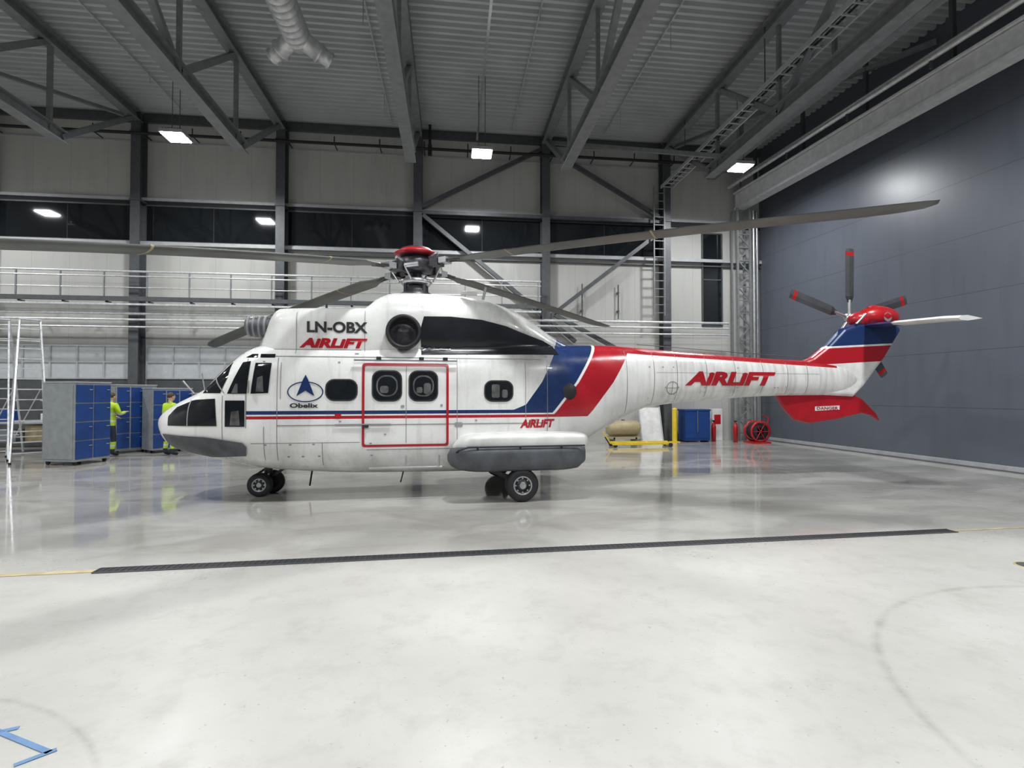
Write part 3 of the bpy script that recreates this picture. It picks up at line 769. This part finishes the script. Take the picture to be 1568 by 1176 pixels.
for o in (-.2, .2):
    b.beam((8.05+o, YW-.5, 9.55), (8.05+o, -6, 9.55), .04, .12, M['steell'])
    b.beam((7.75+o, YW-.55, 4.7), (7.75+o, YW-.55, 9.55), .04, .06, M['truss'])
yv = YW-.6
while yv > -6: b.beam((7.85, yv, 9.53), (8.25, yv, 9.53), .04, .03, M['steell']); yv -= .33
z = 4.8
while z < 9.5: b.beam((7.55, YW-.55, z), (7.95, YW-.55, z), .03, .03, M['truss']); z += .3
for yv in (17, 12.4, 7.8, 3.2): b.cyl((8.05, yv, 9.55), (8.05, yv, 11.36), .015, M['steel'])
b.cyl((7.98, YW-.5, 9.62), (7.98, -6, 9.62), .04, M['dark']); b.cyl((8.1, YW-.5, 9.6), (8.1, -6, 9.6), .025, M['dark'])
b.build('cable_ladder')

# ventilation duct with twin nozzles
b = MB()
prof = []
L = 12.3; yv = -6
while yv < L:
    prof += [(yv, .30), (yv+.16, .30), (yv+.17, .312), (yv+.19, .312)]; yv += .2
prof.append((L, .30))
b.lathe((-3.55, 0, 10.05), (0, 1, 0), prof, M['galv'], 28)
b.lathe((-3.55, L, 10.05), (0, 1, 0), [(0, .3), (.2, .3), (.35, .22), (.4, .001)], M['galv'], 28)
for sx in (-1, 1):
    d = Vector((sx*.72, .5, -.28)).normalized(); p = Vector((-3.55+sx*.05, L+.05, 10.02))
    b.lathe(p, d, [(0, .22), (.45, .20), (.46, .235), (.5, .235), (.51, .2), (.72, .17), (.74, .20), (.78, .2), (.78, .16), (.6, .14)], M['galv'], 24)
    b.lathe(p, d, [(.6, .14), (.6, .001)], M['dark'], 24)
for yv in (11.5, 8, 4): b.cyl((-3.55, yv, 10.3), (-3.55, yv, 11.38), .012, M['steel'])
b.build('ventilation_duct')

# high bay lamps
PW = 355
def lamp(x, y, z=9.0, power=PW):
    e = empty('high_bay_lamp', (x, y, z))
    b = MB()
    b.box((0, 0, .06), (.62, .62, .10), M['steell']); b.box((0, 0, .14), (.34, .34, .10), M['steel'])
    for i in range(7): b.box((-.24+.08*i, 0, .13), (.015, .5, .07), M['steel'])
    b.box((0, 0, 0), (.56, .56, .03), M['lamp'])
    b.cyl((-.1, 0, .15), (-.1, 0, ZC-z-.03), .012, M['steel'], 6); b.cyl((.1, 0, .15), (.1, 0, ZC-z-.03), .012, M['steel'], 6)
    b.build('housing', e, bevel=.006)
    L = bpy.data.lights.new('lamp_light', 'AREA'); L.shape = 'SQUARE'; L.size = .56; L.energy = power; L.color = (.97, .985, 1.0)
    L.spread = math.radians(170)
    o = bpy.data.objects.new('lamp_light', L); COL.objects.link(o); o.parent = e; o.location = (0, 0, -.03)
for x in (-7.7, .92, 9.2):
    lamp(x, 15.5)
    for y in (6.8, -1.5): lamp(x, y, 9.0, PW*(1.3 if y > 0 else 1.4))
lamp(-16, 7.5); lamp(-16, 15.5)
b = MB()
for x in (-7.7, .92):
    b.beam((x, YW-.6, 10.9), (x, -7, 10.9), .07, .05, M['alu'])
    for yv in (17, 12, 7, 2): b.cyl((x, yv, 10.9), (x, yv, 11.38), .012, M['steel'], 6)
b.build('lighting_conduit')
b = MB()
for x in (-2.1, 2.2, -9.0, 5.6):
    b.beam((x, YW-.6, 11.33), (x, -7, 11.33), .04, .03, M['steell'])
    for yv in (16.6, 12.6, 9.4): b.cyl((x, yv, 11.33), (x, yv, 10.6 if x in (-2.1, 5.6) else 11.1), .012, M['steell'], 6)
b.build('ceiling_conduit')

# floor drain + lines
fd = empty('floor_drain', (0, 0, 0))
p, q = Vector((-3.55, 5.73, .003)), Vector((6.51, 6.08, .003)); d = (q-p).normalized(); s = Vector((-d.y, d.x, 0))
b = MB(); b.beam(p, q, .15, .006, M['dark'])
for o in (-.075, .075): b.beam(p+s*o+Vector((0, 0, .003)), q+s*o+Vector((0, 0, .003)), .012, .008, M['steel'])
k = 0
while k < 10.05: b.beam(p+d*k-s*.07+Vector((0, 0, .004)), p+d*k+s*.07+Vector((0, 0, .004)), .018, .006, M['black']); k += .06
b.build('grate', fd)
b = MB(); b.beam(p-d*8, p-d*.02, .08, .003, M['fadey']); b.beam(q+d*.02, q+d*6, .04, .003, M['fadey']); b.build('floor_line')
b = MB()
for a, c in (((-2.5, 3.15), (-1.99, 2.88)), ((-2.50, 3.04), (-2.30, 3.11)), ((-1.97, 2.90), (-2.09, 2.80))):
    b.beam((a[0], a[1], .003), (c[0], c[1], .003), .03, .003, M['tape'])
b.build('floor_tape')
b = MB(); b.lathe((6.0, 4.75, .0), (0, 0, 1), [(0, .14), (.008, .135), (.008, .12), (.004, .12)], M['fadey'], 28)
b.lathe((6.0, 4.75, .0), (0, 0, 1), [(.006, .12), (.006, .001)], M['steel'], 28); b.build('floor_hatch')

# ================================================================== LEFT SIDE EQUIPMENT
def cabinet(name, loc, rot, w, d, h, n):
    b = MB()
    b.box((0, 0, h/2+.08), (w, d, h-.02), M['cabgrey'])
    b.box((-w/2-.006, 0, h/2+.08), (.012, d-.1, h-.14), M['cabgrey'])
    for i in range(n):
        dw = w/n
        for j in range(4):
            b.box((-w/2+dw*(i+.5), -d/2-.012, .14+(h-.1)/4*(j+.5)), (dw-.04, .025, (h-.1)/4-.03), M['cabblue'])
            b.box((-w/2+dw*(i+.5)+dw*.3, -d/2-.035, .14+(h-.1)/4*(j+.5)+.1), (.08, .02, .02), M['cabgrey'])
    b.box((0, 0, h+.09), (w+.03, d+.03, .03), M['steell'])
    for sx in (-1, 1):
        for sy in (-1, 1):
            b.lathe((sx*(w/2-.08)-.02, sy*(d/2-.08), .055), (1, 0, 0), [(0, .001), (0, .055), (.04, .055), (.04, .001)], M['black'], 14)
    b.build(name, None, .006, loc, rot)
cabinet('tool_cabinet', (-9.55, 14.6, 0), math.radians(74), .95, .95, 1.98, 2)
cabinet('tool_cabinet', (-9.75, 17.2, 0), math.radians(55), 1.1, .7, 1.95, 3)
cabinet('tool_cabinet', (-8.70, 17.2, 0), math.radians(50), 1.1, .7, 1.85, 3)
cabinet('tool_cabinet', (-7.5, 17.4, 0), math.radians(5), .9, .7, 1.7, 2)
b = MB(); b.box((-12.9, 17.6, .9), (2.6, .8, .06), M['steell'])
for x in (-14.1, -11.7):
    for y in (17.3, 17.9): b.beam((x, y, 0), (x, y, .9), .05, .05, M['steel'])
b.box((-12.9, 17.6, .3), (2.4, .7, .04), M['steel']); b.box((-13.5, 17.6, 1.1), (.5, .4, .35), M['cabblue']); b.box((-12.5, 17.6, .57), (.6, .5, .5), M['tan'])
b.box((-12.3, 17.6, 1.05), (.3, .3, .25), M['white']); b.box((-13.3, 17.6, .5), (.5, .5, .36), M['cabgrey'])
b.build('workbench', None, .008)
def stepladder(name, loc, rot, h, w):
    b = MB(); run = h*.30
    for sx in (-1, 1):
        b.beam((sx*(w/2+.12), -run, .02), (sx*w/2*.8, 0, h), .035, .08, M['galv'])
        b.beam((sx*(w/2+.16), run*.9, .02), (sx*w/2*.8, .05, h), .035, .06, M['galv'])
        b.beam((sx*(w/2), -run*.45, h*.42), (sx*(w/2), run*.40, h*.42), .02, .03, M['galv'])
        b.box((sx*(w/2+.12), -run, .03), (.06, .1, .06), M['black']); b.box((sx*(w/2+.16), run*.9, .03), (.06, .1, .06), M['black'])
    n = int(h/.27)
    for i in range(1, n):
        t = i/n; b.box((0, -run*(1-t), h*t), (w+.2*(1-t)-.04, .09, .025), M['galv'])
    for t in (.15, .5, .85): b.beam((-(w/2+.1*(1-t)), run*.9*(1-t), h*t), (w/2+.1*(1-t), run*.9*(1-t), h*t), .03, .03, M['galv'])
    b.beam((-w/2, run*.75, h*.15), (w/2, run*.42, h*.5), .02, .02, M['galv'])
    b.box((0, .02, h), (w*.9, .2, .04), M['galv'])
    b.build(name, None, 0, loc, rot)
stepladder('step_ladder', (-11.35, 15.5, 0), math.radians(38), 3.80, .5)
stepladder('step_ladder', (-12.45, 15.9, 0), math.radians(30), 3.85, .55)

# ================================================================== RIGHT SIDE EQUIPMENT
b = MB(); b.cyl((0, 0, 0), (0, 0, 1.2), .09, M['yellow'], 20); b.lathe((0, 0, 1.2), (0, 0, 1), [(0, .09), (.05, .06), (.06, .001)], M['yellow'], 20)
b.box((0, 0, .01), (.3, .3, .02), M['yellow']); b.build('bollard', None, 0, (8.2, 18.3, 0))
b = MB(); b.box((0, 0, .6), (.95, .6, 1.1), M['cabblue']); b.box((0, 0, 1.17), (1.0, .65, .06), M['cabblue']); b.box((0, -.31, .75), (.02, .02, .8), M['alu'])
for x in (-.24, .24): b.box((x, -.31, .62), (.42, .02, .95), M['cabblue'])
for x in (-.4, .4): b.box((x, 0, .03), (.08, .5, .06), M['black'])
b.build('storage_bin', None, .015, (9.0, 18.4, 0))
def extinguisher(loc, h=.6):
    b = MB(); b.lathe((0, 0, 0), (0, 0, 1), [(0, .001), (0, .08), (h*.75, .085), (h*.88, .05), (h*.92, .025), (h, .025)], M['redbright'], 20)
    b.box((0, 0, h+.02), (.05, .14, .04), M['black']); b.path([(0, .05, h), (.1, .08, h-.1), (.11, .05, .25)], .014, M['black'], 8)
    b.build('fire_extinguisher', None, 0, loc)
extinguisher((9.72, 18.3, 0), .75); extinguisher((10.35, 17.9, 0), .75)
b = MB(); b.box((0, 0, .6), (.40, .25, 1.2), M['white']); b.box((0, -.13, .8), (.26, .01, .36), M['redbright']); b.build('fire_cabinet', None, .01, (10.1, 18.85, 0))
b = MB()
for y in (-.22, .22): b.lathe((0, y, .42), (0, 1, 0), [(-.02, .32), (-.02, .38), (.02, .38), (.02, .32), (-.02, .32)], M['redbright'], 28)
b.lathe((0, -.2, .42), (0, 1, 0), [(0, .14), (.0, .3), (.4, .3), (.4, .14)], M['black'], 28)
for i in range(6):
    a = i*math.pi/3; b.cyl((0, -.22, .42), (.34*math.cos(a), -.22, .42+.34*math.sin(a)), .014, M['redbright'], 6)
b.beam((-.35, 0, .03), (.35, 0, .03), .6, .06, M['redbright']); b.path([(.3, 0, .05), (.45, 0, .9), (.2, 0, 1.0)], .02, M['redbright'])
b.build('hose_reel', None, 0, (11.0, 17.6, 0))
b = MB()
b.lathe((-.6, 0, .55), (1, 0, 0), [(0, .001), (.02, .2), (.1, .27), (1.1, .27), (1.18, .2), (1.2, .001)], M['tan'], 28)
b.box((0, 0, .22), (1.1, .5, .08), M['tan'])
for x in (-.4, .4): b.box((x, 0, .12), (.06, .5, .24), M['steel'])
b.lathe((0, 0, .8), (0, 0, 1), [(0, .06), (.06, .06), (.07, .001)], M['steel'], 14)
b.build('fuel_tank', None, 0, (6.1, 17.9, 0))
b = MB(); b.beam((-1.1, 0, .12), (1.0, .1, .12), .10, .08, M['yellow']); b.beam((-1.1, .5, .12), (1.0, .5, .12), .10, .08, M['yellow'])
for x in (-.9, .2, .9): b.beam((x, 0, .12), (x, .5, .12), .07, .06, M['yellow'])
for x in (-1.0, .9):
    for y in (0, .5): b.lathe((x, y-.02, .07), (0, 1, 0), [(0, .001), (0, .07), (.05, .07), (.05, .001)], M['black'], 14)
b.cyl((-1.1, .25, .15), (-1.35, .25, .5), .02, M['yellow'])
b.build('tow_dolly', None, .006, (6.4, 16.6, 0))
b = MB(); b.beam((0, 0, .03), (0, .35, 1.25), .8, .05, M['white']); b.beam((-.4, 0, .03), (-.4, .36, 1.27), .05, .07, M['steell']); b.beam((.4, 0, .03), (.4, .36, 1.27), .05, .07, M['steell'])
b.build('leaning_board', None, 0, (7.35, 18.3, 0))

# ================================================================== PEOPLE
def cloth_mat():
    m, nt, bs = new_mat('workwear'); k = NB(nt)
    tc = nt.nodes.new('ShaderNodeTexCoord'); sp = nt.nodes.new('ShaderNodeSeparateXYZ')
    nt.links.new(tc.outputs['Object'], sp.inputs[0]); z = sp.outputs[2]
    HV = (.42, .62, .015)
    c = k.mix(k.m('GREATER_THAN', z, .10), (.01, .01, .01), (.02, .025, .05))
    c = k.mix(k.between(z, .22, .42), c, HV); c = k.mix(k.between(z, .29, .34), c, (.6, .6, .6))
    c = k.mix(k.m('GREATER_THAN', z, .88), c, HV)
    c = k.mix(k.between(z, .98, 1.03), c, (.6, .6, .6)); c = k.mix(k.between(z, 1.18, 1.23), c, (.6, .6, .6))
    nt.links.new(c, bs.inputs['Base Color']); bs.inputs['Roughness'].default_value = .75
    return m
M['work'] = cloth_mat()
def skin_obj(name, verts, edges, radii, m, parent, root=0, lv=2):
    me = bpy.data.meshes.new(name); me.from_pydata(verts, edges, []); me.materials.append(m)
    o = bpy.data.objects.new(name, me); COL.objects.link(o); o.parent = parent
    o.modifiers.new('s', 'SKIN')
    sv = me.skin_vertices[0].data
    for i, r in enumerate(radii): sv[i].radius = (r, r) if not isinstance(r, tuple) else r
    sv[root].use_root = True
    o.modifiers['s'].use_smooth_shade = True
    q = o.modifiers.new('d', 'SUBSURF'); q.levels = lv; q.render_levels = lv
    return o
def person(loc, rotz, la, ra, lean=0.0):
    e = empty('mechanic', loc, rotz)
    V = [(0, 0, .95), (0, lean*.3, 1.15), (0, lean*.7, 1.36), (0, lean, 1.51), (0, lean+.01, 1.58),
         (-.19, lean*.8, 1.45), la[0], la[1], (.19, lean*.8, 1.45), ra[0], ra[1],
         (-.10, 0, .88), (-.13, .03, .50), (-.14, -.02, .10), (-.15, .16, .05),
         (.10, 0, .88), (.12, .05, .50), (.13, .0, .10), (.15, .18, .05)]
    E = [(0, 1), (1, 2), (2, 3), (3, 4), (2, 5), (5, 6), (6, 7), (2, 8), (8, 9), (9, 10), (0, 11), (11, 12), (12, 13), (13, 14), (0, 15), (15, 16), (16, 17), (17, 18)]
    R = [(.17, .13), (.155, .12), (.18, .13), .065, .055, .085, .062, .045, .085, .062, .045, .105, .075, .055, .05, .105, .075, .055, .05]
    skin_obj('body', V, E, R, M['work'], e)
    b = MB(); hz = 1.69; hy = lean+.03
    b.ell((0, hy, hz), (.078, .098, .118), M['skin']); b.ell((0, hy+.03, hz-.06), (.055, .06, .055), M['skin'])
    b.ell((0, hy+.10, hz-.015), (.013, .02, .026), M['skin']); b.cyl((0, lean, 1.52), (0, hy-.01, 1.64), .055, M['skin'])
    for sx in (-1, 1):
        b.ell((sx*.08, hy-.005, hz-.01), (.012, .02, .032), M['skin']); b.ell((sx*.03, hy+.085, hz+.012), (.013, .01, .008), M['white'], 10, 6)
        b.ell((sx*.03, hy+.093, hz+.012), (.006, .004, .006), M['black'], 8, 6); b.ell((sx*.03, hy+.088, hz+.034), (.02, .01, .005), M['hair'], 8, 6)
    b.ell((0, hy+.088, hz-.052), (.024, .01, .006), M['redbright'], 10, 6)
    b.ell((0, hy-.02, hz+.035), (.086, .098, .10), M['hair'])
    b.build('head', e)
    for sx, (el, wr) in ((-1, la), (1, ra)):
        w = Vector(wr); d = (w-Vector(el)).normalized(); up = Vector((0, 0, 1)) if abs(d.z) < .9 else Vector((0, 1, 0))
        s = d.cross(up).normalized(); n = s.cross(d)
        V = [w, w+d*.05, w+d*.09]; E = [(0, 1), (1, 2)]; R = [.03, (.036, .018), (.04, .016)]
        for i, (o, L) in enumerate(((-.033, .07), (-.011, .08), (.011, .075), (.033, .058))):
            k = len(V); a = w+d*.095+s*o
            V += [a, a+d*L*.5-n*.008, a+d*L*.85-n*.03]; E += [(2, k), (k, k+1), (k+1, k+2)]; R += [.010, .009, .007]
        k = len(V); a = w+d*.03-s*.035*sx
        V += [a, a+d*.035-s*.022*sx-n*.01, a+d*.065-s*.022*sx-n*.02]; E += [(1, k), (k, k+1), (k+1, k+2)]; R += [.013, .010, .008]
        skin_obj('hand', [tuple(v) for v in V], E, R, M['skin'], e, lv=1)
person((-9.62, 15.95, 0), math.radians(-20), [(-.26, .10, 1.20), (-.18, .34, 1.12)], [(.26, .10, 1.20), (.15, .36, 1.25)], .06)
person((-8.0, 15.9, 0), math.radians(-30), [(-.25, .02, 1.18), (-.24, .22, 1.0)], [(.25, .05, 1.20), (.2, .32, 1.15)], .03)

# ================================================================== CAMERA / WORLD
cam = bpy.data.cameras.new('camera'); cam.sensor_width = 36; cam.lens = 18.23; cam.clip_start = .05
co = bpy.data.objects.new('camera', cam); COL.objects.link(co)
co.location = (0, 0, 1.8); co.rotation_euler = (math.radians(91.0), 0, math.radians(-6.75))
SC.camera = co
w = bpy.data.worlds.new('world'); SC.world = w; w.use_nodes = True
bg = w.node_tree.nodes['Background']; bg.inputs[0].default_value = (.75, .85, 1, 1); bg.inputs[1].default_value = .08
SC.view_settings.view_transform = 'Standard'
SC.view_settings.look = 'None'
SC.view_settings.exposure = 0.0
